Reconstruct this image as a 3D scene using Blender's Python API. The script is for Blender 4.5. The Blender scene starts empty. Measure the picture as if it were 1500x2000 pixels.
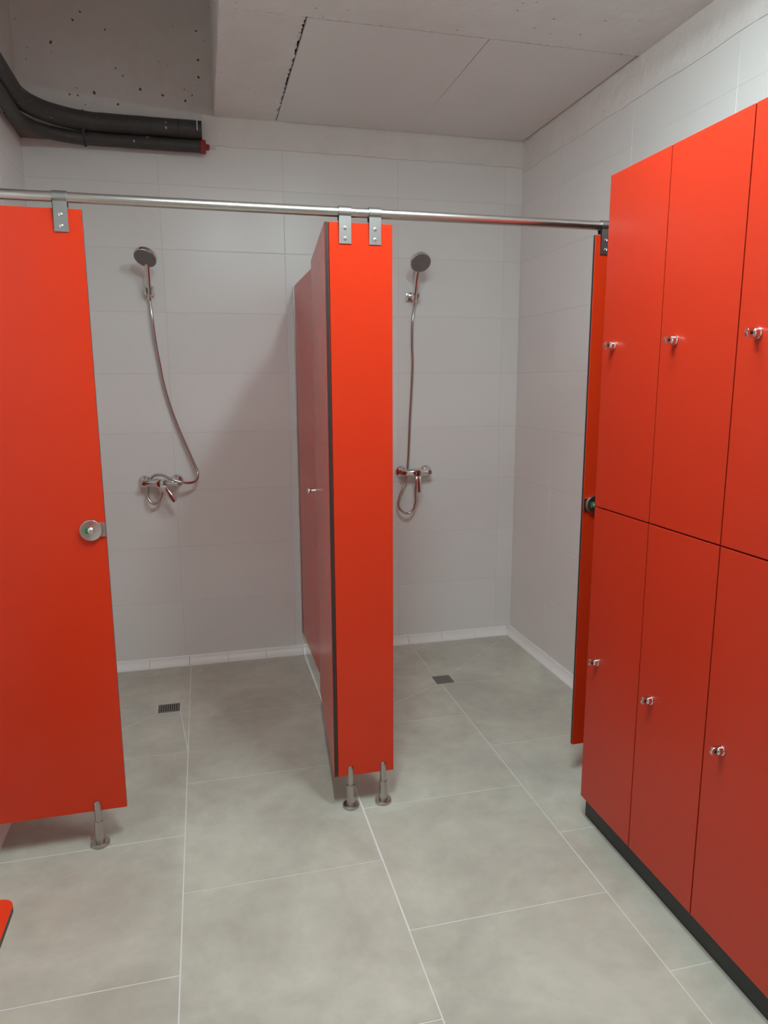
import bpy, bmesh, math, random
from mathutils import Vector, Matrix
random.seed(7)
V = Vector
SC = bpy.context.scene
COL = SC.collection

# ------------------------------------------------------------------ camera
CAM_H = 1.48
F_PX, YAW, PITCH, ROLL = 1395.47, 0.2460, -0.1816, -0.0047
fw = V((math.sin(YAW) * math.cos(PITCH), math.cos(YAW) * math.cos(PITCH), math.sin(PITCH)))
rt0 = V((math.cos(YAW), -math.sin(YAW), 0))
up0 = rt0.cross(fw)
rt = rt0 * math.cos(ROLL) + up0 * math.sin(ROLL)
up = -rt0 * math.sin(ROLL) + up0 * math.cos(ROLL)
CAM = V((0, 0, CAM_H))
cd = bpy.data.cameras.new('camera')
co = bpy.data.objects.new('camera', cd)
COL.objects.link(co)
m = Matrix.Identity(4)
for i in range(3):
    m[i][0], m[i][1], m[i][2], m[i][3] = rt[i], up[i], -fw[i], CAM[i]
co.matrix_world = m
cd.sensor_fit = 'HORIZONTAL'
cd.sensor_width = 36
cd.lens = 36 * F_PX / 1500
cd.clip_start = 0.02
SC.camera = co

# ------------------------------------------------------------------ world, light, exposure
w = bpy.data.worlds.new('world')
SC.world = w
w.use_nodes = True
w.node_tree.nodes['Background'].inputs[0].default_value = (0.5, 0.52, 0.55, 1)
w.node_tree.nodes['Background'].inputs[1].default_value = 0.02
LAMP_FRONT, LAMP_BACK = 80.0, 100.0          # strengths of the two ceiling battens (built further down)
vs = SC.view_settings
vs.view_transform = 'Standard'
vs.look = 'None'
vs.gamma = 1
vs.use_curve_mapping = False
vs.exposure = 0.0
SC.cycles.max_bounces = 14
SC.cycles.diffuse_bounces = 10

# ------------------------------------------------------------------ places (metres)
D = 3.756        # back wall
R = 1.7134       # right wall
LW = -0.735      # left wall
F = 2.258        # front face of the cubicle panels
BK = -2.0        # wall behind the camera
ZC = 2.714       # low soffit
ZH = 3.25        # high slab over the left bay
BEAM = 0.12      # side of the low soffit
PZ0, PZ1 = 0.119, 1.955     # panels
TH = 0.013
LX = 1.1936      # locker door faces
LZ0, LZM, LZ1 = 0.08, 1.085, 2.068
LY = [2.006, 1.7185, 1.430, 1.142]


def ray(px, py):
    return fw + rt * ((px - 750) / F_PX) - up * ((py - 1000) / F_PX)


def onY(px, py, Y):
    d = ray(px, py)
    return CAM + d * (Y / d.y)


# ------------------------------------------------------------------ materials
def mat(name, col, rough=0.5, metal=0.0, spec=0.5, noise=None, bump=None, pits=None, rand=0.0, coat=0.0, pitcol=(0.09, 0.075, 0.065)):
    """noise = (scale, amount, second colour); bump = (scale, strength, distance); pits = (scale, size)"""
    mt = bpy.data.materials.new(name)
    mt.use_nodes = True
    nt = mt.node_tree
    N, Lk = nt.nodes, nt.links
    b = N['Principled BSDF']
    b.inputs['Base Color'].default_value = (*col, 1)
    b.inputs['Roughness'].default_value = rough
    b.inputs['Metallic'].default_value = metal
    b.inputs['Specular IOR Level'].default_value = spec
    if coat:
        b.inputs['Coat Weight'].default_value = coat
        b.inputs['Coat Roughness'].default_value = 0.15
    geo = N.new('ShaderNodeNewGeometry')
    src = None
    if noise:
        sc, amt, c2 = noise
        parts = []
        for k, (s, det) in enumerate(((sc, 4), (sc * 5.3, 6))):
            n = N.new('ShaderNodeTexNoise')
            n.inputs['Scale'].default_value = s
            n.inputs['Detail'].default_value = det
            n.inputs['Roughness'].default_value = 0.62
            n.inputs['Distortion'].default_value = 0.6 if k == 0 else 0.1
            Lk.new(geo.outputs['Position'], n.inputs['Vector'])
            parts.append(n)
        add = N.new('ShaderNodeMath'); add.operation = 'MULTIPLY_ADD'
        add.inputs[1].default_value = 0.45
        Lk.new(parts[1].outputs['Fac'], add.inputs[0])
        Lk.new(parts[0].outputs['Fac'], add.inputs[2])
        mr = N.new('ShaderNodeMapRange')
        mr.inputs['From Min'].default_value = 0.52
        mr.inputs['From Max'].default_value = 0.95
        mr.inputs['To Min'].default_value = 0.0
        mr.inputs['To Max'].default_value = amt
        Lk.new(add.outputs[0], mr.inputs['Value'])
        mx = N.new('ShaderNodeMix'); mx.data_type = 'RGBA'
        mx.inputs['A'].default_value = (*col, 1)
        mx.inputs['B'].default_value = (*c2, 1)
        Lk.new(mr.outputs['Result'], mx.inputs['Factor'])
        src = mx.outputs['Result']
    if rand:
        oi = N.new('ShaderNodeObjectInfo')
        hs = N.new('ShaderNodeHueSaturation')
        mr2 = N.new('ShaderNodeMapRange')
        mr2.inputs['To Min'].default_value = 1 - rand
        mr2.inputs['To Max'].default_value = 1 + rand
        Lk.new(oi.outputs['Random'], mr2.inputs['Value'])
        Lk.new(mr2.outputs['Result'], hs.inputs['Value'])
        if src:
            Lk.new(src, hs.inputs['Color'])
        else:
            hs.inputs['Color'].default_value = (*col, 1)
        src = hs.outputs['Color']
    height = None
    if pits:
        sc, size = pits
        vo = N.new('ShaderNodeTexVoronoi')
        vo.inputs['Scale'].default_value = sc
        nz = N.new('ShaderNodeTexNoise')
        nz.inputs['Scale'].default_value = 60
        Lk.new(geo.outputs['Position'], nz.inputs['Vector'])
        mm_ = N.new('ShaderNodeVectorMath'); mm_.operation = 'MULTIPLY_ADD'
        mm_.inputs[1].default_value = (0.012, 0.012, 0.012)
        Lk.new(nz.outputs['Color'], mm_.inputs[0])
        Lk.new(geo.outputs['Position'], mm_.inputs[2])
        Lk.new(mm_.outputs[0], vo.inputs['Vector'])
        # only some cells carry a pit, of varying size
        sep = N.new('ShaderNodeSeparateColor')
        Lk.new(vo.outputs['Color'], sep.inputs[0])
        th = N.new('ShaderNodeMapRange')
        th.inputs['From Min'].default_value = 0.62
        th.inputs['From Max'].default_value = 1.0
        th.inputs['To Min'].default_value = 0.0
        th.inputs['To Max'].default_value = size
        Lk.new(sep.outputs[0], th.inputs['Value'])
        lt = N.new('ShaderNodeMath'); lt.operation = 'SUBTRACT'
        Lk.new(th.outputs['Result'], lt.inputs[0])
        Lk.new(vo.outputs['Distance'], lt.inputs[1])
        st = N.new('ShaderNodeMapRange')
        st.inputs['From Min'].default_value = -0.01
        st.inputs['From Max'].default_value = 0.05
        Lk.new(lt.outputs[0], st.inputs['Value'])
        mx2 = N.new('ShaderNodeMix'); mx2.data_type = 'RGBA'
        mx2.inputs['A'].default_value = (*col, 1)
        mx2.inputs['B'].default_value = (*pitcol, 1)
        if src:
            Lk.new(src, mx2.inputs['A'])
        Lk.new(st.outputs['Result'], mx2.inputs['Factor'])
        src = mx2.outputs['Result']
    if src:
        Lk.new(src, b.inputs['Base Color'])
    if bump:
        sc, stg, dist = bump
        n = N.new('ShaderNodeTexNoise')
        n.inputs['Scale'].default_value = sc
        n.inputs['Detail'].default_value = 5
        Lk.new(geo.outputs['Position'], n.inputs['Vector'])
        bp = N.new('ShaderNodeBump')
        bp.inputs['Strength'].default_value = stg
        bp.inputs['Distance'].default_value = dist
        Lk.new(n.outputs['Fac'], bp.inputs['Height'])
        Lk.new(bp.outputs['Normal'], b.inputs['Normal'])
    return mt


def emit_mat(name, col, strength):
    mt = bpy.data.materials.new(name)
    mt.use_nodes = True
    b = mt.node_tree.nodes['Principled BSDF']
    b.inputs['Base Color'].default_value = (0.9, 0.9, 0.9, 1)
    b.inputs['Emission Color'].default_value = (*col, 1)
    b.inputs['Emission Strength'].default_value = strength
    return mt


M = dict(
    red=mat('red_laminate', (0.66, 0.035, 0.007), 0.25, spec=0.38, bump=(900, 0.03, 0.001)),
    lockerred=mat('locker_red_laminate', (0.52, 0.032, 0.011), 0.32, spec=0.42, bump=(900, 0.03, 0.001)),
    core=mat('dark_core', (0.025, 0.023, 0.022), 0.45),
    walltile=mat('wall_tile', (0.80, 0.79, 0.775), 0.30, spec=0.45, rand=0.015, bump=(3.0, 0.05, 0.01)),
    wallgrout=mat('wall_grout', (0.74, 0.72, 0.70), 0.85),
    cove=mat('white_cove', (0.88, 0.87, 0.85), 0.4, rand=0.02, bump=(60, 0.1, 0.002)),
    floortile=mat('floor_tile', (0.60, 0.59, 0.505), 0.36, spec=0.5, noise=(2.6, 0.85, (0.40, 0.375, 0.32)), rand=0.03, bump=(55, 0.06, 0.002)),
    floorgrout=mat('floor_grout', (0.80, 0.79, 0.77), 0.85, noise=(6, 0.4, (0.66, 0.64, 0.61))),
    plaster=mat('white_plaster', (0.80, 0.775, 0.75), 0.8, noise=(7, 0.5, (0.71, 0.68, 0.65)), bump=(22, 0.5, 0.012)),
    soffit=mat('painted_concrete', (0.80, 0.785, 0.77), 0.8, noise=(5, 0.5, (0.68, 0.66, 0.645)), bump=(12, 0.35, 0.012), pits=(27, 0.15)),
    concrete=mat('raw_concrete', (0.74, 0.70, 0.68), 0.85, noise=(3.5, 0.6, (0.62, 0.58, 0.555)), bump=(14, 0.35, 0.01), pits=(30, 0.24)),
    board=mat('plaster_board', (0.79, 0.775, 0.765), 0.75, bump=(5, 0.08, 0.01)),
    voidshade=mat('void_shade', (0.02, 0.018, 0.017), 0.9),  # near-black colour stands in for the shade of unlit cavities
    steel=mat('brushed_steel', (0.62, 0.59, 0.56), 0.30, metal=1.0, bump=(420, 0.05, 0.001)),
    strap=mat('strap_steel', (0.40, 0.385, 0.375), 0.38, metal=1.0, bump=(420, 0.06, 0.001)),
    steeld=mat('satin_steel', (0.52, 0.48, 0.45), 0.30, metal=1.0, bump=(420, 0.06, 0.001)),
    chrome=mat('chrome', (0.78, 0.77, 0.77), 0.10, metal=1.0),
    hose=mat('chrome_hose', (0.60, 0.56, 0.55), 0.24, metal=1.0),
    spray=mat('grey_spray_face', (0.20, 0.185, 0.172), 0.5),
    alu=mat('aluminium', (0.66, 0.67, 0.67), 0.4, metal=1.0),
    screw=mat('screw_steel', (0.8, 0.79, 0.78), 0.22, metal=1.0),
    black=mat('black_plastic', (0.016, 0.016, 0.017), 0.5),
    pipe=mat('black_insulation', (0.040, 0.037, 0.036), 0.55, noise=(14, 0.5, (0.07, 0.066, 0.062)), bump=(45, 0.25, 0.006), pits=(34, 0.22), pitcol=(0.45, 0.43, 0.41)),
    redplug=mat('red_plug', (0.30, 0.022, 0.022), 0.5),
    white=mat('white_tie', (0.7, 0.7, 0.68), 0.5),
    foam=mat('brown_foam', (0.20, 0.14, 0.11), 0.8, noise=(18, 0.6, (0.10, 0.075, 0.06)), bump=(40, 0.5, 0.01)),
    green=mat('green_indicator', (0.01, 0.22, 0.07), 0.4),
    plinth=mat('black_plinth', (0.012, 0.013, 0.014), 0.38),
    carcass=mat('locker_carcass', (0.10, 0.02, 0.015), 0.6),  # body darkened so its colour carries the shade in the door gaps
    grate=mat('dark_grate', (0.24, 0.215, 0.19), 0.4, metal=0.3),
    wallpaint=mat('pale_paint', (0.78, 0.76, 0.74), 0.7),
    lamphouse=mat('lamp_housing', (0.75, 0.75, 0.75), 0.5),
    lamp=emit_mat('lamp_diffuser', (0.81, 0.985, 1.0), LAMP_FRONT),
    lampb=emit_mat('lamp_diffuser_back', (0.81, 0.985, 1.0), LAMP_BACK),
)


# ------------------------------------------------------------------ mesh helpers
def link(name, me, parent=None, loc=None):
    o = bpy.data.objects.new(name, me)
    COL.objects.link(o)
    if parent:
        o.parent = parent
    if loc is not None:
        o.location = loc
    return o


def done(name, bm, mats, parent=None, smooth=None, loc=None):
    bmesh.ops.recalc_face_normals(bm, faces=bm.faces[:])
    me = bpy.data.meshes.new(name)
    bm.to_mesh(me)
    bm.free()
    for mm in (mats if isinstance(mats, (list, tuple)) else [mats]):
        me.materials.append(M[mm])
    if smooth:
        me.polygons.foreach_set('use_smooth', [True] * len(me.polygons))
        me.set_sharp_from_angle(angle=math.radians(smooth))
    return link(name, me, parent, loc)


def thing(name, label, cat, loc=(0, 0, 0), group=None):
    o = bpy.data.objects.new(name, None)
    COL.objects.link(o)
    o.location = loc
    o.empty_display_size = 0.1
    return tag(o, label, cat, group)


def tag(o, label, cat, group=None):
    o['label'] = label
    o['category'] = cat
    if group:
        o['group'] = group
    return o


def struct(o):
    o['kind'] = 'structure'
    return o


def box(bm, a, b, bev=0.0, seg=2):
    a, b = V(a), V(b)
    r = bmesh.ops.create_cube(bm, size=1.0)
    vs_ = r['verts']
    c, s = (a + b) / 2, b - a
    for v in vs_:
        v.co = V((c.x + v.co.x * s.x, c.y + v.co.y * s.y, c.z + v.co.z * s.z))
    if bev:
        es = list({e for v in vs_ for e in v.link_edges})
        bmesh.ops.bevel(bm, geom=es, offset=bev, segments=seg, profile=0.5, affect='EDGES', clamp_overlap=True)


def lathe(bm, prof, seg=28, origin=(0, 0, 0), axis=(0, 0, 1)):
    """prof: [(radius, height)]; closed at both ends where radius is > 0"""
    q = V((0, 0, 1)).rotation_difference(V(axis).normalized())
    o = V(origin)
    rings = []
    for r, h in prof:
        rings.append([bm.verts.new(o + q @ V((r * math.cos(2 * math.pi * k / seg), r * math.sin(2 * math.pi * k / seg), h))) for k in range(seg)])
    for a, b in zip(rings, rings[1:]):
        for k in range(seg):
            bm.faces.new((a[k], a[(k + 1) % seg], b[(k + 1) % seg], b[k]))
    bm.faces.new(rings[0][::-1])
    bm.faces.new(rings[-1])


def tube(bm, pts, r, seg=12, radii=None):
    pts = [V(p) for p in pts]
    n = len(pts)
    tang = [(pts[min(i + 1, n - 1)] - pts[max(i - 1, 0)]).normalized() for i in range(n)]
    ref = V((0, 0, 1)) if abs(tang[0].z) < 0.9 else V((1, 0, 0))
    nrm = (ref - tang[0] * ref.dot(tang[0])).normalized()
    rings = []
    for i in range(n):
        if i:
            nrm = (nrm - tang[i] * nrm.dot(tang[i])).normalized()
        bn = tang[i].cross(nrm)
        rr = radii[i] if radii else r
        rings.append([bm.verts.new(pts[i] + (nrm * math.cos(2 * math.pi * k / seg) + bn * math.sin(2 * math.pi * k / seg)) * rr) for k in range(seg)])
    for a, b in zip(rings, rings[1:]):
        for k in range(seg):
            bm.faces.new((a[k], a[(k + 1) % seg], b[(k + 1) % seg], b[k]))
    bm.faces.new(rings[0][::-1])
    bm.faces.new(rings[-1])


def spline(pts, n=8):
    pts = [V(p) for p in pts]
    P = [pts[0] * 2 - pts[1]] + pts + [pts[-1] * 2 - pts[-2]]
    out = []
    for i in range(1, len(P) - 2):
        a, b, c, d = P[i - 1], P[i], P[i + 1], P[i + 2]
        for k in range(n):
            t = k / n
            out.append(0.5 * ((2 * b) + (c - a) * t + (2 * a - 5 * b + 4 * c - d) * t * t + (3 * b - a - 3 * c + d) * t ** 3))
    out.append(pts[-1])
    return out


def inset(poly, d):
    """inset a convex counter-clockwise polygon"""
    n = len(poly)
    lines = []
    for i in range(n):
        a, b = V(poly[i]), V(poly[(i + 1) % n])
        e = (b - a).normalized()
        nn = V((-e.y, e.x))
        dd = d[i] if isinstance(d, (list, tuple)) else d
        lines.append((a + nn * dd, e))
    out = []
    for i in range(n):
        (p, u), (q, v) = lines[i - 1], lines[i]
        cr = u.x * v.y - u.y * v.x
        if abs(cr) < 1e-9:
            out.append(q)
            continue
        t = ((q.x - p.x) * v.y - (q.y - p.y) * v.x) / cr
        out.append(p + u * t)
    return out


def prism(bm, poly, z0, z1):
    lo = [bm.verts.new((p[0], p[1], z0)) for p in poly]
    hi = [bm.verts.new((p[0], p[1], z1)) for p in poly]
    n = len(poly)
    for k in range(n):
        bm.faces.new((lo[k], lo[(k + 1) % n], hi[(k + 1) % n], hi[k]))
    bm.faces.new(hi)
    bm.faces.new(lo[::-1])


# ------------------------------------------------------------------ floor
bm = bmesh.new()
box(bm, (LW - 0.1, BK - 0.1, -0.12), (R + 0.1, D + 0.1, -0.0009))
floor = struct(done('floor', bm, 'floorgrout'))
floor['label'] = 'grey concrete-look tiled floor'
JX = [LW, -0.124, 0.480, 1.084, R]
cols_y = [
    [D, 3.386, 2.800, 2.237, 1.650, 1.063, 0.476, -0.111, -0.698, -1.285, BK],
    [D, 3.700, 3.105, 2.553, 1.953, 1.366, 0.779, 0.192, -0.395, -0.982, -1.569, BK],
    [D, 3.394, 2.822, 2.235, 1.650, 1.063, 0.476, -0.111, -0.698, -1.285, BK],
    [D, 3.083, 2.534, 1.940, 1.353, 0.766, 0.179, -0.408, -0.995, -1.582, BK],
]
DR_L = (-0.267, 3.184, -0.164, 3.272)
DR_R = (1.060, 3.163, 1.157, 3.258)
polys = []
for c in range(4):
    x0, x1 = JX[c], JX[c + 1]
    for ya, yb in zip(cols_y[c], cols_y[c][1:]):
        if c == 0 and yb == 2.800:
            a, b, e, f_ = DR_L
            O_ = [(x0, yb), (x1, yb), (x1, ya), (x0, ya)]
            I_ = [(a, b), (e, b), (e, f_), (a, f_)]
            for k in range(4):
                polys.append(([O_[k], O_[(k + 1) % 4], I_[(k + 1) % 4], I_[k]], None))
        elif c == 2 and yb == 2.822:
            a, b, e, f_ = DR_R
            polys.append(([(x0, yb), (a, b), (a, f_), (x0, ya)], None))
            polys.append(([(x0, yb), (x1, yb), (x1, b), (a, b)], None))
            polys.append(([(x0, ya), (a, f_), (x1, f_), (x1, ya)], None))
        elif c == 3 and yb == 3.083:
            a, b, e, f_ = DR_R
            polys.append(([(x0, f_), (e, f_), (x1, ya), (x0, ya)], None))
            polys.append(([(e, b), (x1, yb), (x1, ya), (e, f_)], None))
        elif c == 3 and yb == 2.534:
            a, b, e, f_ = DR_R
            polys.append(([(x0, yb), (x1, yb), (x1, ya), (e, b), (x0, b)], None))
        else:
            wl = 0.0032 if (c == 2 and ya > 1.7) else 0.0018
            wr = 0.0032 if (c == 1 and ya > 2.0) else 0.0018
            polys.append(([(x0, yb), (x1, yb), (x1, ya), (x0, ya)], [0.0018, wr, 0.0018, wl]))
for poly, d in polys:
    p = inset([V(q) for q in poly], d or 0.0018)
    cx = sum(q.x for q in p) / len(p)
    cy = sum(q.y for q in p) / len(p)
    bm = bmesh.new()
    prism(bm, [(q.x - cx, q.y - cy) for q in p], -0.008, 0.0)
    done('floor_tile', bm, 'floortile', floor, loc=(cx, cy, random.uniform(-0.0004, 0.0002)))

# ------------------------------------------------------------------ walls
TT = 0.008
RZ = [0.0, 0.052, 0.3455, 0.639, 0.9325, 1.226, 1.5195, 1.813, 2.1065, 2.400, 2.585]


def wall_box(name, a, b, mt):
    bm = bmesh.new()
    box(bm, a, b)
    return struct(done(name, bm, mt))


wall_back = wall_box('wall_back', (LW - 0.1, D + TT - 0.0072, -0.1), (R + 0.1, D + 0.2, ZH + 0.1), 'wallgrout')
wall_right = wall_box('wall_right', (R + TT - 0.0072, BK - 0.1, -0.1), (R + 0.2, D + 0.1, ZH + 0.1), 'wallgrout')
wall_left = wall_box('wall_left', (LW - 0.2, BK - 0.1, -0.1), (LW - TT + 0.0072, D + 0.1, ZH + 0.1), 'wallgrout')
wall_front = wall_box('wall_front', (LW - 0.1, BK - 0.2, -0.1), (R + 0.1, BK, ZH + 0.1), 'wallpaint')
wall_back['label'] = 'back wall of large pale rectangular tiles behind the showers'
wall_right['label'] = 'right wall of large pale rectangular tiles behind the lockers'
wall_left['label'] = 'left wall of large pale rectangular tiles'
wall_front['label'] = 'plain pale wall behind the viewer'

tile_cache = {}


def tile_mesh(w_, h_):
    key = (round(w_, 4), round(h_, 4))
    if key not in tile_cache:
        bm = bmesh.new()
        # local: x along, y = thickness (front at 0, going to +TT), z up
        box(bm, (-w_ / 2, 0, -h_ / 2), (w_ / 2, TT, h_ / 2), 0.0009, 1)
        bmesh.ops.recalc_face_normals(bm, faces=bm.faces[:])
        me = bpy.data.meshes.new('wall_tile')
        bm.to_mesh(me)
        bm.free()
        me.materials.append(M['walltile'])
        tile_cache[key] = me
    return tile_cache[key]


def tile_wall(parent, joints, place, rot):
    g = 0.0013
    for a, b in zip(joints, joints[1:]):
        for z0, z1 in zip(RZ, RZ[1:]):
            if z1 < 0.1:
                continue
            zz0 = 0.0 if z0 < 0.06 else z0
            o = link('wall_tile', tile_mesh(b - a - 2 * g, z1 - zz0 - 2 * g), parent, place((a + b) / 2, (zz0 + z1) / 2))
            o.rotation_euler = (0, 0, rot)


tile_wall(wall_back, [LW, -0.150, 0.438, 1.026, 1.614, R], lambda t, z: (t, D, z), 0.0)
jy = [D, 3.320, 2.732, 2.144, 1.556, 0.968, 0.380, -0.208]
tile_wall(wall_right, jy[::-1], lambda t, z: (R, t, z), -math.pi / 2)
tile_wall(wall_left, [-0.2, 0.38, 0.968, 1.556, 2.144, 2.732, 3.32, D], lambda t, z: (LW, t, z), math.pi / 2)


# rough plaster band over the tiles (irregular lower edge)
def band(name, parent, mt, along0, along1, z0, z1, place, thick, jag, n):
    bm = bmesh.new()
    rows = []
    for k in range(n + 1):
        t = along0 + (along1 - along0) * k / n
        zl = z0 + random.uniform(-jag, jag)
        rows.append([bm.verts.new(place(t, dd, z)) for dd, z in ((0, zl), (thick, zl + 0.003), (thick, z1), (0, z1))])
    for a, b in zip(rows, rows[1:]):
        for i in range(4):
            bm.faces.new((a[i], a[(i + 1) % 4], b[(i + 1) % 4], b[i]))
    bm.faces.new(rows[0][::-1])
    bm.faces.new(rows[-1])
    return done(name, bm, mt, parent, smooth=40)


band('plaster_band', wall_back, 'plaster', 0.066, R, 2.585, ZC + 0.008, lambda t, d_, z: (t, D + TT - d_, z), TT + 0.0050, 0.004, 60)
band('plaster_band', wall_right, 'plaster', BK, D, 2.560, ZC + 0.02, lambda t, d_, z: (R + TT - d_, t, z), TT + 0.0035, 0.003, 110)
band('concrete_band', wall_back, 'concrete', LW, BEAM + 0.003, 2.570, ZH, lambda t, d_, z: (t, D + TT - d_, z), TT + 0.004, 0.004, 40)
band('concrete_band', wall_left, 'concrete', BK, D, 2.570, ZH, lambda t, d_, z: (LW - TT + d_, t, z), TT + 0.004, 0.004, 90)


# coved skirting
def cove(parent_name, a, b, axis, length, label):
    par = None
    n = max(1, round(abs(b - a) / length))
    prof = [(0.0, 0.0), (0.036, 0.0), (0.034, 0.006)]
    for k in range(1, 8):
        t = math.pi / 2 * k / 8
        prof.append((0.034 - 0.027 * (0.45 * math.sin(t) + 0.55 * k / 8), 0.006 + 0.035 * (0.45 * (1 - math.cos(t)) + 0.55 * k / 8)))
    prof += [(0.008, 0.042), (0.005, 0.046), (0.0, 0.046)]
    root = bpy.data.objects.new(parent_name, None)
    COL.objects.link(root)
    struct(root)
    root['label'] = label
    L_ = (b - a) / n
    bm = bmesh.new()
    s = 0.0008
    e0 = [bm.verts.new((-L_ / 2 + s, -p, z)) for p, z in prof]
    e1 = [bm.verts.new((L_ / 2 - s, -p, z)) for p, z in prof]
    q = len(prof)
    for k in range(q):
        bm.faces.new((e0[k], e0[(k + 1) % q], e1[(k + 1) % q], e1[k]))
    bm.faces.new(e0[::-1])
    bm.faces.new(e1)
    bmesh.ops.recalc_face_normals(bm, faces=bm.faces[:])
    me = bpy.data.meshes.new('cove_tile')
    bm.to_mesh(me)
    bm.free()
    me.materials.append(M['cove'])
    me.polygons.foreach_set('use_smooth', [True] * len(me.polygons))
    me.set_sharp_from_angle(angle=math.radians(35))
    for k in range(n):
        t = a + L_ * (k + 0.5)
        if axis == 'x':
            o = link('cove_tile', me, root, (t, D, 0.0))
        elif axis == 'r':
            o = link('cove_tile', me, root, (R, t, 0.0))
            o.rotation_euler = (0, 0, -math.pi / 2)
        else:
            o = link('cove_tile', me, root, (LW, t, 0.0))
            o.rotation_euler = (0, 0, math.pi / 2)
    return root


cove('baseboard_back', LW, R - 0.03, 'x', 0.2, 'white coved skirting tiles along the back wall')
cove('baseboard_right', 2.02, D, 'r', 0.6, 'white coved skirting along the right wall')
cove('baseboard_left', 1.5, D - 0.03, 'l', 0.6, 'white coved skirting along the left wall')

# ------------------------------------------------------------------ ceiling
OPX, OPY = 0.410, 2.712        # opening for the boards
bm = bmesh.new()
zt = ZC + 0.05


def strip(bm, pa, pb, n, ja, jb):
    """slab between two polylines (lists of xy)"""
    lo = [[bm.verts.new((p[0], p[1], ZC)) for p in L_] for L_ in (pa, pb)]
    hi = [[bm.verts.new((p[0], p[1], zt)) for p in L_] for L_ in (pa, pb)]
    for k in range(n):
        bm.faces.new((lo[0][k], lo[0][k + 1], lo[1][k + 1], lo[1][k]))
        bm.faces.new((hi[0][k], hi[1][k], hi[1][k + 1], hi[0][k + 1]))
        bm.faces.new((lo[0][k], hi[0][k], hi[0][k + 1], lo[0][k + 1]))
        bm.faces.new((lo[1][k], lo[1][k + 1], hi[1][k + 1], hi[1][k]))
    for k in (0, n):
        bm.faces.new((lo[0][k], lo[1][k], hi[1][k], hi[0][k]))


n = 130
strip(bm, [(BEAM + random.uniform(-0.002, 0.002), OPY + (D + 0.006 - OPY) * k / n) for k in range(n + 1)],
      [(OPX + random.choice((0, 0, 0.001, -0.004, -0.010)) + random.uniform(-0.004, 0.003), OPY + (D + 0.006 - OPY) * k / n) for k in range(n + 1)], n, 0, 0)
n = 200
strip(bm, [(BEAM + (R + 0.006 - BEAM) * k / n, BK) for k in range(n + 1)],
      [(BEAM + (R + 0.006 - BEAM) * k / n, OPY + random.uniform(-0.0025, 0.0018) + (random.choice((0, 0, 0, -0.004)))) for k in range(n + 1)], n, 0, 0)
# side of the low slab, up to the high slab
box(bm, (BEAM, BK, zt - 0.001), (BEAM + 0.25, D + 0.006, ZH + 0.05))
ceiling = struct(done('ceiling', bm, 'soffit'))
ceiling['label'] = 'rough painted concrete ceiling with two inset boards'
bm = bmesh.new()
box(bm, (LW - 0.1, BK - 0.1, ZH), (BEAM + 0.2, D + 0.1, ZH + 0.12))
done('upper_slab', bm, 'concrete', ceiling)
bm = bmesh.new()
box(bm, (BEAM + 0.24, BK - 0.1, zt + 0.02), (R + 0.1, D + 0.1, zt + 0.1))
done('void_shade_sheet', bm, 'voidshade', ceiling)  # black sheet paints the shade behind the gaps round the boards
bz0, bz1 = ZC + 0.0015, ZC + 0.0145
JB = 1.092
bm = bmesh.new()
prism(bm, [(OPX + 0.0085, OPY + 0.006), (JB - 0.0022, OPY + 0.006), (JB - 0.0004, 3.54), (JB - 0.0003, D - 0.012), (OPX + 0.005, D - 0.012)], bz0, bz1)
done('ceiling_board', bm, 'board', ceiling)
bm = bmesh.new()
prism(bm, [(JB + 0.0022, OPY + 0.006), (R - 0.012, OPY + 0.006), (R - 0.012, D - 0.012), (JB + 0.0003, D - 0.012), (JB + 0.0004, 3.54)], bz0, bz1)
done('ceiling_board', bm, 'board', ceiling)


# ------------------------------------------------------------------ ceiling lamps (out of frame, light the room)
def batten(x, y, z, label, mt):
    t = thing('ceiling_lamp', label, 'lamp', (x, y, z))
    bm = bmesh.new()
    box(bm, (-0.070, -0.32, -0.040), (0.070, 0.32, 0.0), 0.008)
    done('housing', bm, 'lamphouse', t, smooth=40)
    bm = bmesh.new()
    box(bm, (-0.060, -0.30, -0.060), (0.060, 0.30, -0.0405), 0.008, 3)
    done('diffuser', bm, mt, t, smooth=40)


batten(0.75, 1.52, ZC, 'white linear ceiling lamp above the lockers aisle', 'lamp')
batten(0.21, 1.22, ZC, 'white linear ceiling lamp beside the edge of the raised bay', 'lampb')


# ------------------------------------------------------------------ cubicle panels
def panel_mesh(name, a, b, thin, parent, bev=0.001):
    """laminate panel: red faces, dark core edges; thin = axis index of the thickness"""
    bm = bmesh.new()
    box(bm, a, b, bev, 1)
    bm.normal_update()
    for f_ in bm.faces:
        f_.material_index = 0 if abs(f_.normal[thin]) > 0.6 else 1
    return done(name, bm, ['red', 'core'], parent)


def leg(parent, x):
    bm = bmesh.new()
    y = 0.0005
    lathe(bm, [(0.0275, 0.0), (0.029, 0.0015), (0.029, 0.010), (0.0275, 0.012), (0.0148, 0.0122), (0.0146, 0.084), (0.0140, 0.0855), (0.0110, 0.0858),
               (0.0106, 0.146), (0.0100, 0.151), (0.0075, 0.1545), (0.003, 0.156)], 32, (x, y, 0))
    return done('foot', bm, 'steeld', parent, smooth=35)


RAIL_R, RAIL_Z = 0.0145, 1.9855
RAIL_Y = TH / 2            # relative to the panel front


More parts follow.
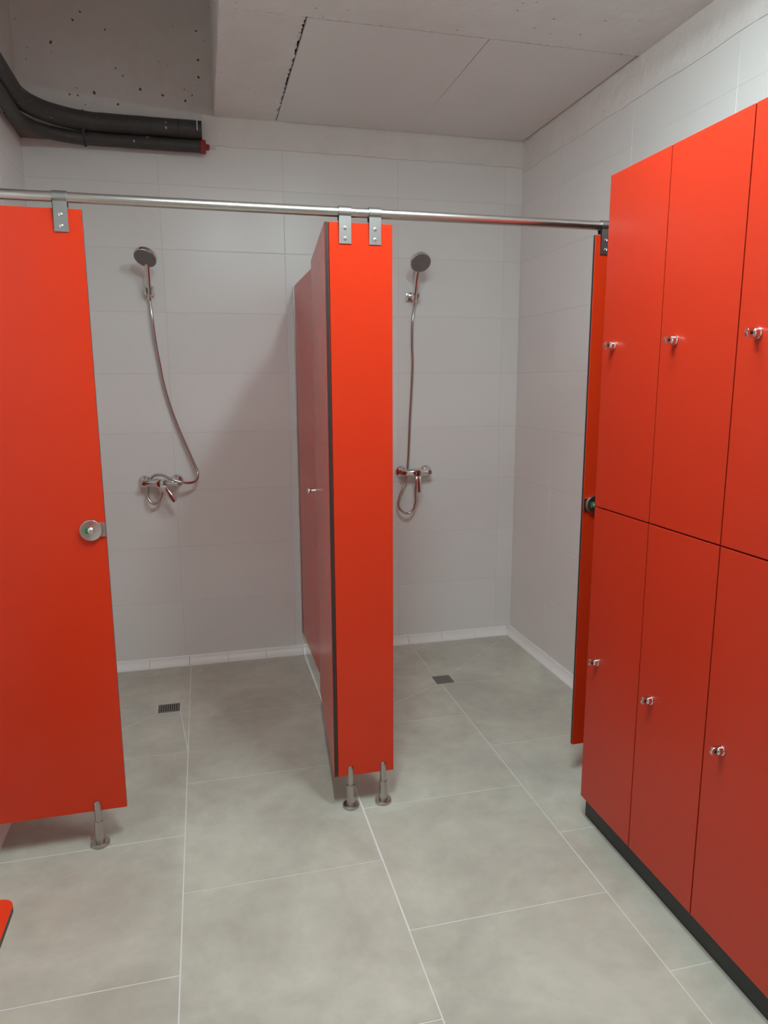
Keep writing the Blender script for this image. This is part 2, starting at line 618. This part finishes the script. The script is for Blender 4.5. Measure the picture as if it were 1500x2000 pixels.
def hanger(parent, x):
    """flat strap: screwed on the panel front, wrapped over the rail"""
    wd, tk = 0.019, 0.003
    prof = [(-tk - 0.0005, 1.893), (-tk - 0.0005, RAIL_Z - 0.012)]
    r1 = RAIL_R + tk
    for k in range(0, 13):
        a = math.pi + 0.35 - (math.pi + 0.7) * k / 12
        prof.append((RAIL_Y + r1 * math.cos(a), RAIL_Z + r1 * math.sin(a)))
    prof.append((RAIL_Y + 0.012, RAIL_Z - 0.024))
    prof.append((RAIL_Y + 0.009, RAIL_Z - 0.026))
    prof.append((RAIL_Y + RAIL_R * 0.8, RAIL_Z - 0.012))
    r0 = RAIL_R + 0.0003
    for k in range(0, 13):
        a = -0.35 + (math.pi + 0.7) * k / 12
        prof.append((RAIL_Y + r0 * math.cos(a), RAIL_Z + r0 * math.sin(a)))
    prof += [(-0.0005, RAIL_Z - 0.014), (-0.0005, 1.893)]
    bm = bmesh.new()
    lo = [bm.verts.new((x - wd, p, z)) for p, z in prof]
    hi = [bm.verts.new((x + wd, p, z)) for p, z in prof]
    q = len(prof)
    for k in range(q):
        bm.faces.new((lo[k], lo[(k + 1) % q], hi[(k + 1) % q], hi[k]))
    fa = [bm.faces.new(lo[::-1]), bm.faces.new(hi)]
    bmesh.ops.triangulate(bm, faces=fa)
    br = done('hanger_bracket', bm, 'strap', parent, smooth=30)
    bm = bmesh.new()
    box(bm, (x - 0.013, -0.0004, PZ1 + 0.0005), (x - 0.009, TH, RAIL_Z - RAIL_R - 0.001))
    for z in (1.908, 1.938):
        bm2 = bmesh.new()
        lathe(bm2, [(0.0056, 0.0), (0.0052, 0.0014), (0.0030, 0.0022), (0.0018, 0.0012), (0.0004, 0.0012)], 16, (x, -tk - 0.0004, z), (0, -1, 0))
        done('screw', bm2, 'screw', br, smooth=40)
    bm.free()
    return br


def lock(parent, x, edge, z=1.043):
    """round lock plate with a keeper strip reaching the free edge of the panel"""
    s = 1 if edge > x else -1
    lk = bpy.data.objects.new('lock', None)
    COL.objects.link(lk)
    lk.parent = parent
    bm = bmesh.new()
    lathe(bm, [(0.0325, 0.0), (0.0325, 0.009), (0.0315, 0.0115), (0.0295, 0.0125), (0.0280, 0.0118), (0.0005, 0.0118)], 48, (x, -0.0003, z), (0, -1, 0))
    done('lock_plate', bm, 'steeld', lk, smooth=30)
    bm = bmesh.new()
    box(bm, (min(x, edge), -0.0062, z - 0.0215), (max(x, edge), -0.0003, z + 0.0215), 0.001)
    done('keeper_strip', bm, 'steeld', lk)
    bm = bmesh.new()
    lathe(bm, [(0.0100, 0.0), (0.0100, 0.0030), (0.0085, 0.0060), (0.0060, 0.0075), (0.0022, 0.0077), (0.0018, 0.0055), (0.0003, 0.0055)], 8, (x, -0.0119, z), (0, -1, 0))
    done('turn_button', bm, 'screw', lk, smooth=20)
    bm = bmesh.new()
    pts = []
    for k in range(9):
        a = math.pi * 0.78 + math.pi * 0.44 * k / 8
        pts.append((x + 0.0175 * math.cos(a), z + 0.0175 * math.sin(a)))
    for k in range(8, -1, -1):
        a = math.pi * 0.78 + math.pi * 0.44 * k / 8
        pts.append((x + 0.0095 * math.cos(a), z + 0.0095 * math.sin(a)))
    a0 = [bm.verts.new((p, -0.0119, q)) for p, q in pts]
    a1 = [bm.verts.new((p, -0.0124, q)) for p, q in pts]
    for k in range(len(pts)):
        bm.faces.new((a0[k], a0[(k + 1) % len(pts)], a1[(k + 1) % len(pts)], a1[k]))
    fs = [bm.faces.new(a1)]
    bmesh.ops.triangulate(bm, faces=fs)
    done('indicator', bm, 'green', lk)
    return lk


XL1, XP0, XP1, XR0 = -0.301, 0.399, 0.5976, 1.298

t = thing('cubicle_panel', 'wide red fixed panel at the left edge with a lock disc and one steel foot', 'panel', (0, F, 0))
panel_mesh('panel', (LW + 0.004, 0, PZ0), (XL1, TH, PZ1), 1, t)
hanger(t, -0.356)
lock(t, -0.3415, XL1)
leg(t, -0.390)

t = thing('cubicle_panel', 'narrow red pilaster panel between the two shower openings on two steel feet', 'panel', (0, F, 0))
panel_mesh('panel', (XP0, 0, PZ0), (XP1, TH, PZ1), 1, t)
hanger(t, 0.448)
hanger(t, 0.542)
leg(t, 0.4419)
leg(t, 0.5594)

t = thing('cubicle_panel', 'red fixed panel beside the right wall, mostly hidden behind the lockers', 'panel', (0, F, 0))
panel_mesh('panel', (XR0, 0, PZ0), (R - 0.004, TH, PZ1), 1, t)
hanger(t, 1.3355)
lock(t, 1.338, XR0)
leg(t, 1.388)

# header rail
t = thing('header_rail', 'long brushed steel rail running above the red shower panels', 'rail', (0, F, 0))
bm = bmesh.new()
lathe(bm, [(RAIL_R, 0.0), (RAIL_R, R - LW - 0.002)], 32, (LW + 0.001, RAIL_Y, RAIL_Z), (1, 0, 0))
done('rail_tube', bm, 'steel', t, smooth=40)
for x, s in ((LW + 0.0005, 1), (R - 0.0005, -1)):
    bm = bmesh.new()
    lathe(bm, [(0.030, 0.0), (0.030, 0.004), (0.018, 0.006), (0.0165, 0.022), (0.0152, 0.022)], 28, (x, RAIL_Y, RAIL_Z), (s, 0, 0))
    done('wall_flange', bm, 'steel', t, smooth=35)

# partition between the showers
PX = 0.476
t = thing('partition_panel', 'red partition wall between the two showers, running back to the tiled wall', 'partition', (PX, F + TH, 0))
yl = D - 0.002 - (F + TH)
panel_mesh('panel', (0.001, 0.0005, PZ0 + 0.001), (0.001 + TH, yl - 0.004, PZ1 - 0.003), 0, t)
bm = bmesh.new()
box(bm, (-0.0035, yl - 0.022, PZ0 + 0.001), (0.0008, yl, PZ1 - 0.002), 0.0006, 1)
box(bm, (TH + 0.0012, yl - 0.022, PZ0 + 0.001), (TH + 0.0052, yl, PZ1 - 0.002), 0.0006, 1)
box(bm, (-0.0030, yl - 0.0035, PZ0 + 0.001), (TH + 0.0047, yl - 0.0002, PZ1 - 0.002))
done('wall_channel', bm, 'alu', t)

# open door of the left shower, hinged on the pilaster
t = thing('cubicle_door', 'red shower door swung open into the left shower, seen edge-on with dark edge', 'door', (XP0 - 0.0015, F + 0.002, 0))
t.rotation_euler = (0, 0, -math.radians(5.2))
DW = 0.715
panel_mesh('panel', (-TH, 0, PZ0), (0, DW, PZ1), 0, t)
kb = bpy.data.objects.new('door_knob', None)
COL.objects.link(kb)
kb.parent = t
kb.location = (-TH, 0.640, 1.036)
bm = bmesh.new()
lathe(bm, [(0.010, 0.0), (0.010, 0.003), (0.0065, 0.0045), (0.0062, 0.022), (0.0095, 0.024), (0.0105, 0.028), (0.0105, 0.036), (0.009, 0.0385), (0.002, 0.039)], 24, (-0.0002, 0, 0), (-1, 0, 0))
done('knob_stem', bm, 'chrome', kb, smooth=35)
for z in (0.42, 1.68):
    bm = bmesh.new()
    lathe(bm, [(0.0065, -0.035), (0.0065, 0.035)], 16, (0.0075, 0.0235, z))
    box(bm, (0.0004, 0.012, z - 0.033), (0.0022, 0.052, z + 0.033))
    done('hinge', bm, 'steeld', t, smooth=40)

# ------------------------------------------------------------------ lockers
bm = bmesh.new()
box(bm, (LX + 0.0215, LY[3], 0.0005), (R - 0.012, LY[0] - 0.001, LZ0 + 0.004), 0.0015)
tag(done('locker_plinth', bm, 'plinth'), 'black plinth running along the floor under the red lockers', 'plinth')


def locker_knob(parent, y, z):
    k = bpy.data.objects.new('lock_knob', None)
    COL.objects.link(k)
    k.parent = parent
    k.location = (LX, y, z)
    bm = bmesh.new()
    lathe(bm, [(0.0135, -0.0005), (0.0135, 0.003), (0.0115, 0.0045), (0.0105, 0.014), (0.0080, 0.016)], 24, (0, 0, 0), (-1, 0, 0))
    # turning wing with a rounded outline, the padlock hole's shade is a dark plug
    prof = []
    for i in range(9):
        a = -math.pi / 2 + math.pi * i / 8
        prof.append((-0.023 - 0.0100 * math.cos(a), 0.0112 * math.sin(a)))
    prof += [(-0.0135, 0.0112), (-0.0135, -0.0112)]
    lo = [bm.verts.new((p, -0.0046, q)) for p, q in prof]
    hi = [bm.verts.new((p, 0.0046, q)) for p, q in prof]
    q_ = len(prof)
    side = [bm.faces.new((lo[i], lo[(i + 1) % q_], hi[(i + 1) % q_], hi[i])) for i in range(q_)]
    caps = [bm.faces.new(lo[::-1]), bm.faces.new(hi)]
    es = list({e for f_ in caps for e in f_.edges})
    bmesh.ops.bevel(bm, geom=es, offset=0.0016, segments=2, profile=0.5, affect='EDGES', clamp_overlap=True)
    done('knob_body', bm, 'chrome', k, smooth=38)
    bm = bmesh.new()
    lathe(bm, [(0.0042, -0.0049), (0.0042, 0.0049)], 16, (-0.0215, 0, 0), (0, 1, 0))
    done('padlock_hole_shade', bm, 'core', k, smooth=38)  # dark solid plug paints the shade of a hole, nothing is cut


lk_lab = ['red two-door locker column at the far end, next to the right cubicle panel',
          'middle red two-door locker column, second from the showers',
          'nearest red two-door locker column, cut off by the right edge of the photo']
for c in range(3):
    ya, yb = LY[c], LY[c + 1]
    t = thing('locker', lk_lab[c], 'locker', (0, 0, 0), 'red locker columns along the right wall')
    bm = bmesh.new()
    box(bm, (LX + 0.0215, yb + 0.0006, LZ0 + 0.005), (R - 0.012, ya - 0.0006, LZ1 - 0.001), 0.001, 1)
    done('body', bm, 'carcass', t)
    for (z0, z1, kz, nm) in ((LZM + 0.0020, LZ1, 1.580, 'upper'), (LZ0, LZM - 0.0020, 0.587, 'lower')):
        bm = bmesh.new()
        box(bm, (LX, yb + 0.0021, z0), (LX + 0.019, ya - 0.0021, z1), 0.0010, 2)
        dr = done('locker_door', bm, 'lockerred', t)
        locker_knob(dr, ya - 0.064, kz)


# ------------------------------------------------------------------ showers
def chrome_lathe(name, prof, origin, axis, parent, mt='chrome', seg=28, sm=35):
    bm = bmesh.new()
    lathe(bm, prof, seg, origin, axis)
    return done(name, bm, mt, parent, smooth=sm)


def mixer(x0, x1, z, lever_dir, lever_len, label):
    xc = (x0 + x1) / 2
    yb = D - 0.062
    t = thing('shower_mixer', label, 'mixer tap', (xc, D, z), 'chrome shower mixers on the back wall')
    for x in (x0 - xc, x1 - xc):
        e = chrome_lathe('escutcheon', [(0.0335, 0.001), (0.0335, 0.004), (0.031, 0.012), (0.024, 0.019), (0.017, 0.021), (0.015, 0.023)], (x, 0, 0), (0, -1, 0), t)
        chrome_lathe('connector', [(0.0150, 0.020), (0.0150, 0.060), (0.0165, 0.066), (0.0165, 0.074), (0.010, 0.080)], (x, 0, 0), (0, -1, 0), e)
    bm = bmesh.new()
    hw = (x1 - x0) / 2
    lathe(bm, [(0.012, -hw - 0.012), (0.0175, -hw - 0.010), (0.0185, -hw), (0.0185, -0.03), (0.022, -0.022), (0.023, 0.0), (0.022, 0.022), (0.0185, 0.03), (0.0185, hw), (0.0175, hw + 0.010), (0.012, hw + 0.012)], 28,
          (0, -0.062, 0), (1, 0, 0))
    done('body', bm, 'chrome', t, smooth=35)
    chrome_lathe('cartridge_cap', [(0.0225, 0.0), (0.0230, 0.022), (0.0215, 0.034), (0.016, 0.040), (0.006, 0.0415)], (0, -0.070, 0), (0, -1, 0), t)
    chrome_lathe('hose_outlet', [(0.0105, 0.0), (0.0105, 0.020), (0.0085, 0.026), (0.0085, 0.030)], (0, -0.062, -0.018), (0, 0, -1), t, seg=20)
    # flat lever
    d = V(lever_dir).normalized()
    side = d.cross(V((0, -1, 0))).normalized()
    nn = side.cross(d).normalized()
    bm = bmesh.new()
    o = V((0, -0.088, 0.002))
    n = 8
    rings = []
    for k in range(n + 1):
        u = k / n
        c = o + d * (u * lever_len) + nn * (0.006 * math.sin(u * math.pi))
        wd = 0.0165 - 0.004 * u
        tk = 0.0095 - 0.003 * u
        rings.append([bm.verts.new(c + side * (wd * math.copysign(abs(math.cos(a)) ** 0.5, math.cos(a))) + nn * (tk * math.copysign(abs(math.sin(a)) ** 0.5, math.sin(a))))
                      for a in [2 * math.pi * j / 16 + 0.001 for j in range(16)]])
    for a, b in zip(rings, rings[1:]):
        for j in range(16):
            bm.faces.new((a[j], a[(j + 1) % 16], b[(j + 1) % 16], b[j]))
    bm.faces.new(rings[0][::-1])
    bm.faces.new(rings[-1])
    done('lever', bm, 'chrome', t, smooth=50)
    return t


def hand_shower(head_c, head_n, hold, hose_pts, label):
    t = thing('hand_shower', label, 'shower', hold, 'chrome hand showers')
    o = V(hold)
    hc, hn = V(head_c) - o, V(head_n).normalized()
    # head: shallow dish behind, grey spray plate in front
    chrome_lathe('shower_head', [(0.012, -0.034), (0.034, -0.031), (0.047, -0.026), (0.0525, -0.020), (0.0535, -0.014), (0.0535, -0.002), (0.0520, 0.0)], hc, hn, t, seg=40)
    sp = chrome_lathe('spray_plate', [(0.0505, 0.0002), (0.0500, 0.0018), (0.044, 0.0022), (0.0435, 0.0012), (0.034, 0.0012), (0.0335, 0.0024), (0.024, 0.0024), (0.0235, 0.0012), (0.013, 0.0012), (0.0125, 0.0026), (0.001, 0.0028)], hc, hn, t, 'spray', 40, 25)
    # handle from the holder to the back of the head
    neck = hc - hn * 0.022
    bot = V((0, 0, 0))
    ax = (neck - bot).normalized()
    a = bot - ax * 0.035
    mid = bot + (neck - bot) * 0.5
    pts = spline([a, bot, mid, bot + (neck - bot) * 0.8, neck], 5)
    rr = []
    for i in range(len(pts)):
        u = i / (len(pts) - 1)
        rr.append(0.0095 + 0.0035 * math.sin(min(1, u * 1.2) * math.pi) + 0.001 * u)
    bm = bmesh.new()
    tube(bm, pts, 0.011, 18, rr)
    hd = done('handle', bm, 'chrome', t, smooth=50)
    nut = chrome_lathe('hose_nut', [(0.0105, 0.0), (0.0105, 0.016), (0.0085, 0.022), (0.0075, 0.026)], a + ax * 0.002, -ax, t, seg=12, sm=25)
    start = a - ax * 0.015
    bm = bmesh.new()
    tube(bm, spline([start] + [V(p) - o for p in hose_pts], 7), 0.0072, 12)
    done('hose', bm, 'hose', t, smooth=60)
    return t


def holder(pos, ax, label, side):
    """small square wall plate with an open clip round the handle"""
    x, y, z = pos
    t = thing('shower_holder', label, 'holder', (x, D, z), 'chrome wall holders for the hand showers')
    bm = bmesh.new()
    box(bm, (side - 0.022, -0.020, -0.022), (side + 0.022, -0.0006, 0.022), 0.003)
    done('wall_plate', bm, 'chrome', t, smooth=40)
    bm = bmesh.new()
    box(bm, (min(0, side) - 0.008, y - D + 0.012, -0.009), (max(0, side) + 0.008, -0.018, 0.009), 0.002)
    done('arm', bm, 'chrome', t, smooth=40)
    # C-shaped clip
    bm = bmesh.new()
    q = V((0, 0, 1)).rotation_difference(V(ax).normalized())
    o = V((0, y - D, 0))
    n = 20
    rings = []
    for k in range(n + 1):
        a = math.radians(-55 + 290 * k / n)
        rings.append([bm.verts.new(o + q @ V((r_ * math.cos(a), r_ * math.sin(a), h))) for r_, h in ((0.0135, -0.014), (0.0225, -0.014), (0.0225, 0.014), (0.0135, 0.014))])
    for a, b in zip(rings, rings[1:]):
        for j in range(4):
            bm.faces.new((a[j], a[(j + 1) % 4], b[(j + 1) % 4], b[j]))
    bm.faces.new(rings[0][::-1])
    bm.faces.new(rings[-1])
    done('clip', bm, 'chrome', t, smooth=30)
    return t


def hose_path(spec):
    return [onY(px, py, D - off) for px, py, off in spec]


# left shower
hc = onY(283, 505, D - 0.165)
hp = onY(291, 567, D - 0.052)
hand_shower(hc, (-0.28, -0.56, -0.78), hp, hose_path([
    (297, 620, .036), (303, 665, .030), (311, 708, .026), (319, 748, .024), (331, 790, .024), (347, 833, .026), (362, 868, .030), (376, 900, .036),
    (386, 924, .046), (383, 938, .070), (370, 943, .098), (350, 941, .112), (332, 935, .108), (316, 928, .085), (301, 929, .052), (292, 940, .036),
    (288, 958, .040), (290, 975, .050), (300, 984, .058), (310, 979, .062)]) + [V((-0.218, D - 0.062, 0.928)), V((-0.220, D - 0.062, 0.939))],
    'chrome hand shower in the left shower with its hose bowed to the right', )
axl = hc - hp
holder(hp, axl, 'chrome wall holder of the left hand shower', 0.0)
mixer(-0.297, -0.143, 0.985, (0.47, -0.26, -0.62), 0.118, 'chrome mixer tap in the left shower with its lever turned to the right')

# right shower
hc = onY(822, 514, D - 0.165)
hp = onY(812, 578, D - 0.052)
hand_shower(hc, (0.03, -0.75, -0.66), hp, hose_path([
    (806, 625, .040), (805, 670, .034), (806, 710, .032), (804, 760, .030), (801, 815, .028), (799, 865, .028), (797, 905, .030), (793, 938, .034),
    (785, 958, .042), (779, 977, .048), (780, 991, .053), (789, 1001, .058), (799, 1002, .060), (808, 994, .062), (812, 980, .062), (812, 965, .062)]) + [V((1.109, D - 0.062, 0.925)), V((1.109, D - 0.062, 0.944))],
    'chrome hand shower in the right shower with its hose hanging straight down')
axr = hc - hp
holder(hp, axr, 'chrome wall holder of the right hand shower', -0.020)
mixer(1.038, 1.180, 0.990, (-0.02, -0.28, -0.95), 0.108, 'chrome mixer tap in the right shower with its lever pointing straight down')


# ------------------------------------------------------------------ floor drains
def drain(r, label, fine):
    a, b, c, d = r
    cx, cy = (a + c) / 2, (b + d) / 2
    hw, hd = (c - a) / 2 - 0.002, (d - b) / 2 - 0.002
    t = thing('floor_drain', label, 'drain', (cx, cy, 0), 'square shower drains')
    bm = bmesh.new()
    box(bm, (-hw, -hd, -0.0006), (hw, hd, 0.0001))
    done('drain_shade_plate', bm, 'voidshade', t)  # flat black plate paints the shade between the grate bars
    bm = bmesh.new()
    e = 0.006
    box(bm, (-hw, -hd, 0.0001), (hw, -hd + e, 0.0018), 0.0004, 1)
    box(bm, (-hw, hd - e, 0.0001), (hw, hd, 0.0018), 0.0004, 1)
    box(bm, (-hw, -hd + e, 0.0001), (-hw + e, hd - e, 0.0018), 0.0004, 1)
    box(bm, (hw - e, -hd + e, 0.0001), (hw, hd - e, 0.0018), 0.0004, 1)
    done('frame', bm, 'grate', t)
    n = 9
    for k in range(n):
        x = -hw + e + (2 * hw - 2 * e) * (k + 0.5) / n
        bm = bmesh.new()
        box(bm, (x - 0.0026, -hd + e, 0.00015), (x + 0.0026, hd - e, 0.0015))
        done('grate_bar', bm, 'grate', t)
    if fine:
        for k in range(5):
            y = -hd + e + (2 * hd - 2 * e) * (k + 0.5) / 5
            bm = bmesh.new()
            box(bm, (-hw + e, y - 0.0028, 0.00015), (hw - e, y + 0.0028, 0.0013))
            done('cross_bar', bm, 'grate', t)


drain(DR_L, 'dark square drain grate with parallel slots in the left shower floor', False)
drain(DR_R, 'dark square drain grate with a fine grid in the right shower floor', True)


# ------------------------------------------------------------------ pipes under the ceiling
def pipe_path(xe, yc, z, rad, xs, yend):
    pts = [(xe, yc, z)]
    xb = xs + rad
    for k in range(1, 9):
        pts.append((xe + (xb - xe) * k / 8, yc, z))
    for k in range(1, 15):
        a = math.pi / 2 * k / 14
        pts.append((xb - rad * math.sin(a), yc - rad * (1 - math.cos(a)), z))
    for k in range(1, 9):
        pts.append((xs, yc - rad + (yend - yc + rad) * k / 8, z))
    return pts


UY, UZ, UR = D - 0.056, 2.633, 0.041
QY, QZ, QR = D - 0.052, 2.563, 0.0275
t = thing('insulated_pipe', 'thick black insulated pipe along the top of the back wall, upper of the two', 'pipe', (0.06, UY, UZ), 'black pipes in the upper left corner')
bm = bmesh.new()
pp = [V(p) - V(t.location) for p in pipe_path(0.060, UY, UZ, 0.31, -0.680, -1.9)]
tube(bm, pp, UR, 24, [UR * (1 + random.uniform(-0.02, 0.02)) for _ in pp])
done('pipe_sleeve', bm, 'pipe', t, smooth=50)


def ring(name, x, y, z, r, wd, mt, parent, o):
    bm = bmesh.new()
    lathe(bm, [(r - 0.004, -wd), (r, -wd), (r, wd), (r - 0.004, wd)], 28, V((x, y, z)) - V(o), (1, 0, 0))
    return done(name, bm, mt, parent, smooth=40)


def wrap_tie(x, wd, mt, parent):
    """cable tie round both pipes"""
    bm = bmesh.new()
    r = UR + 0.002
    pts = []
    for k in range(17):
        a = math.radians(-10 + 200 * k / 16)
        pts.append((UY + r * math.cos(a), UZ + r * math.sin(a)))
    r2 = QR + 0.002
    for k in range(13):
        a = math.radians(195 + 150 * k / 12)
        pts.append((QY + r2 * math.cos(a), QZ + r2 * math.sin(a)))
    n = len(pts)
    cy_, cz_ = (UY + QY) / 2, (UZ + QZ) / 2
    rows = []
    for (y, z) in pts:
        dv = V((y - cy_, z - cz_)).normalized() * 0.0045
        rows.append([bm.verts.new(V((xx, yy, zz)) - V(parent.location)) for xx, yy, zz in ((x - wd, y, z), (x + wd, y, z), (x + wd, y + dv.x, z + dv.y), (x - wd, y + dv.x, z + dv.y))])
    for k in range(n):
        a, b = rows[k], rows[(k + 1) % n]
        for j in range(4):
            bm.faces.new((a[j], a[(j + 1) % 4], b[(j + 1) % 4], b[j]))
    return done('cable_tie', bm, mt, parent, smooth=40)


wrap_tie(-0.455, 0.0048, 'black', t)
ring('joint_ring', -0.045, UY, UZ, UR + 0.0012, 0.0018, 'black', t, t.location)
ring('joint_ring', -0.265, UY, UZ, UR + 0.0006, 0.0012, 'core', t, t.location)
bm = bmesh.new()
box(bm, (-0.0225, -UR - 0.0035, -0.012), (-0.0185, -UR + 0.004, 0.030))
done('white_tie', bm, 'white', t)

t = thing('insulated_pipe', 'thinner black insulated pipe below the thick one, ending in a red plug', 'pipe', (0.05, QY, QZ), 'black pipes in the upper left corner')
bm = bmesh.new()
pp = [V(p) - V(t.location) for p in pipe_path(0.050, QY, QZ, 0.25, -0.690, -1.9)]
tube(bm, pp, QR, 20, [QR * (1 + random.uniform(-0.03, 0.03)) for _ in pp])
done('pipe_sleeve', bm, 'pipe', t, smooth=50)
bm = bmesh.new()
lathe(bm, [(0.022, -0.002), (0.031, 0.002), (0.033, 0.020), (0.026, 0.026), (0.014, 0.027), (0.013, 0.040), (0.010, 0.042)], 8, (0, 0, 0), (1, 0, 0))
done('red_plug', bm, 'redplug', t, smooth=25)

# brown foam wedge in the corner below the pipes
bm = bmesh.new()
fx, fy, fr = -0.690 + 0.25, QY - 0.25, 0.25 + QR + 0.003
arc = [(fx - fr * math.sin(math.pi / 2 * k / 12), fy + fr * math.cos(math.pi / 2 * k / 12)) for k in range(13)]
prism(bm, [(LW + 0.0042, fy), (LW + 0.0042, D - 0.0042), (fx, D - 0.0042)] + arc, 2.5625, 2.586)
tag(done('foam_wedge', bm, 'foam'), 'brown foam filling the wall corner under the bend of the black pipes', 'foam')

# ------------------------------------------------------------------ bench
BX, BY = -0.416, 1.433
t = thing('bench', 'red laminate bench with rounded corner and dark edge at the bottom left', 'bench', (BX, BY, 0))
bm = bmesh.new()
rc = 0.028
outline = [(LW + 0.006 - BX, -1.5)]
outline += [(-0.002, -1.5)]
for k in range(9):
    a = math.pi / 2 * k / 8
    outline.append((-rc + rc * math.cos(a), -rc + rc * math.sin(a)))
outline += [(LW + 0.006 - BX, 0)]
prism(bm, outline, 0.437, 0.450)
bm.normal_update()
for f_ in bm.faces:
    f_.material_index = 0 if abs(f_.normal.z) > 0.6 else 1
done('seat', bm, ['red', 'core'], t)
for y in (-0.16, -1.34):
    bm = bmesh.new()
    box(bm, (-0.27, y - 0.02, 0.412), (-0.05, y + 0.02, 0.4368), 0.002)
    done('cross_bar', bm, 'steeld', t, smooth=40)
    for x in (-0.085, -0.255):
        bm = bmesh.new()
        lathe(bm, [(0.022, 0.0), (0.022, 0.008), (0.015, 0.010), (0.015, 0.413)], 20, (x, y, 0))
        done('leg', bm, 'steeld', t, smooth=40)
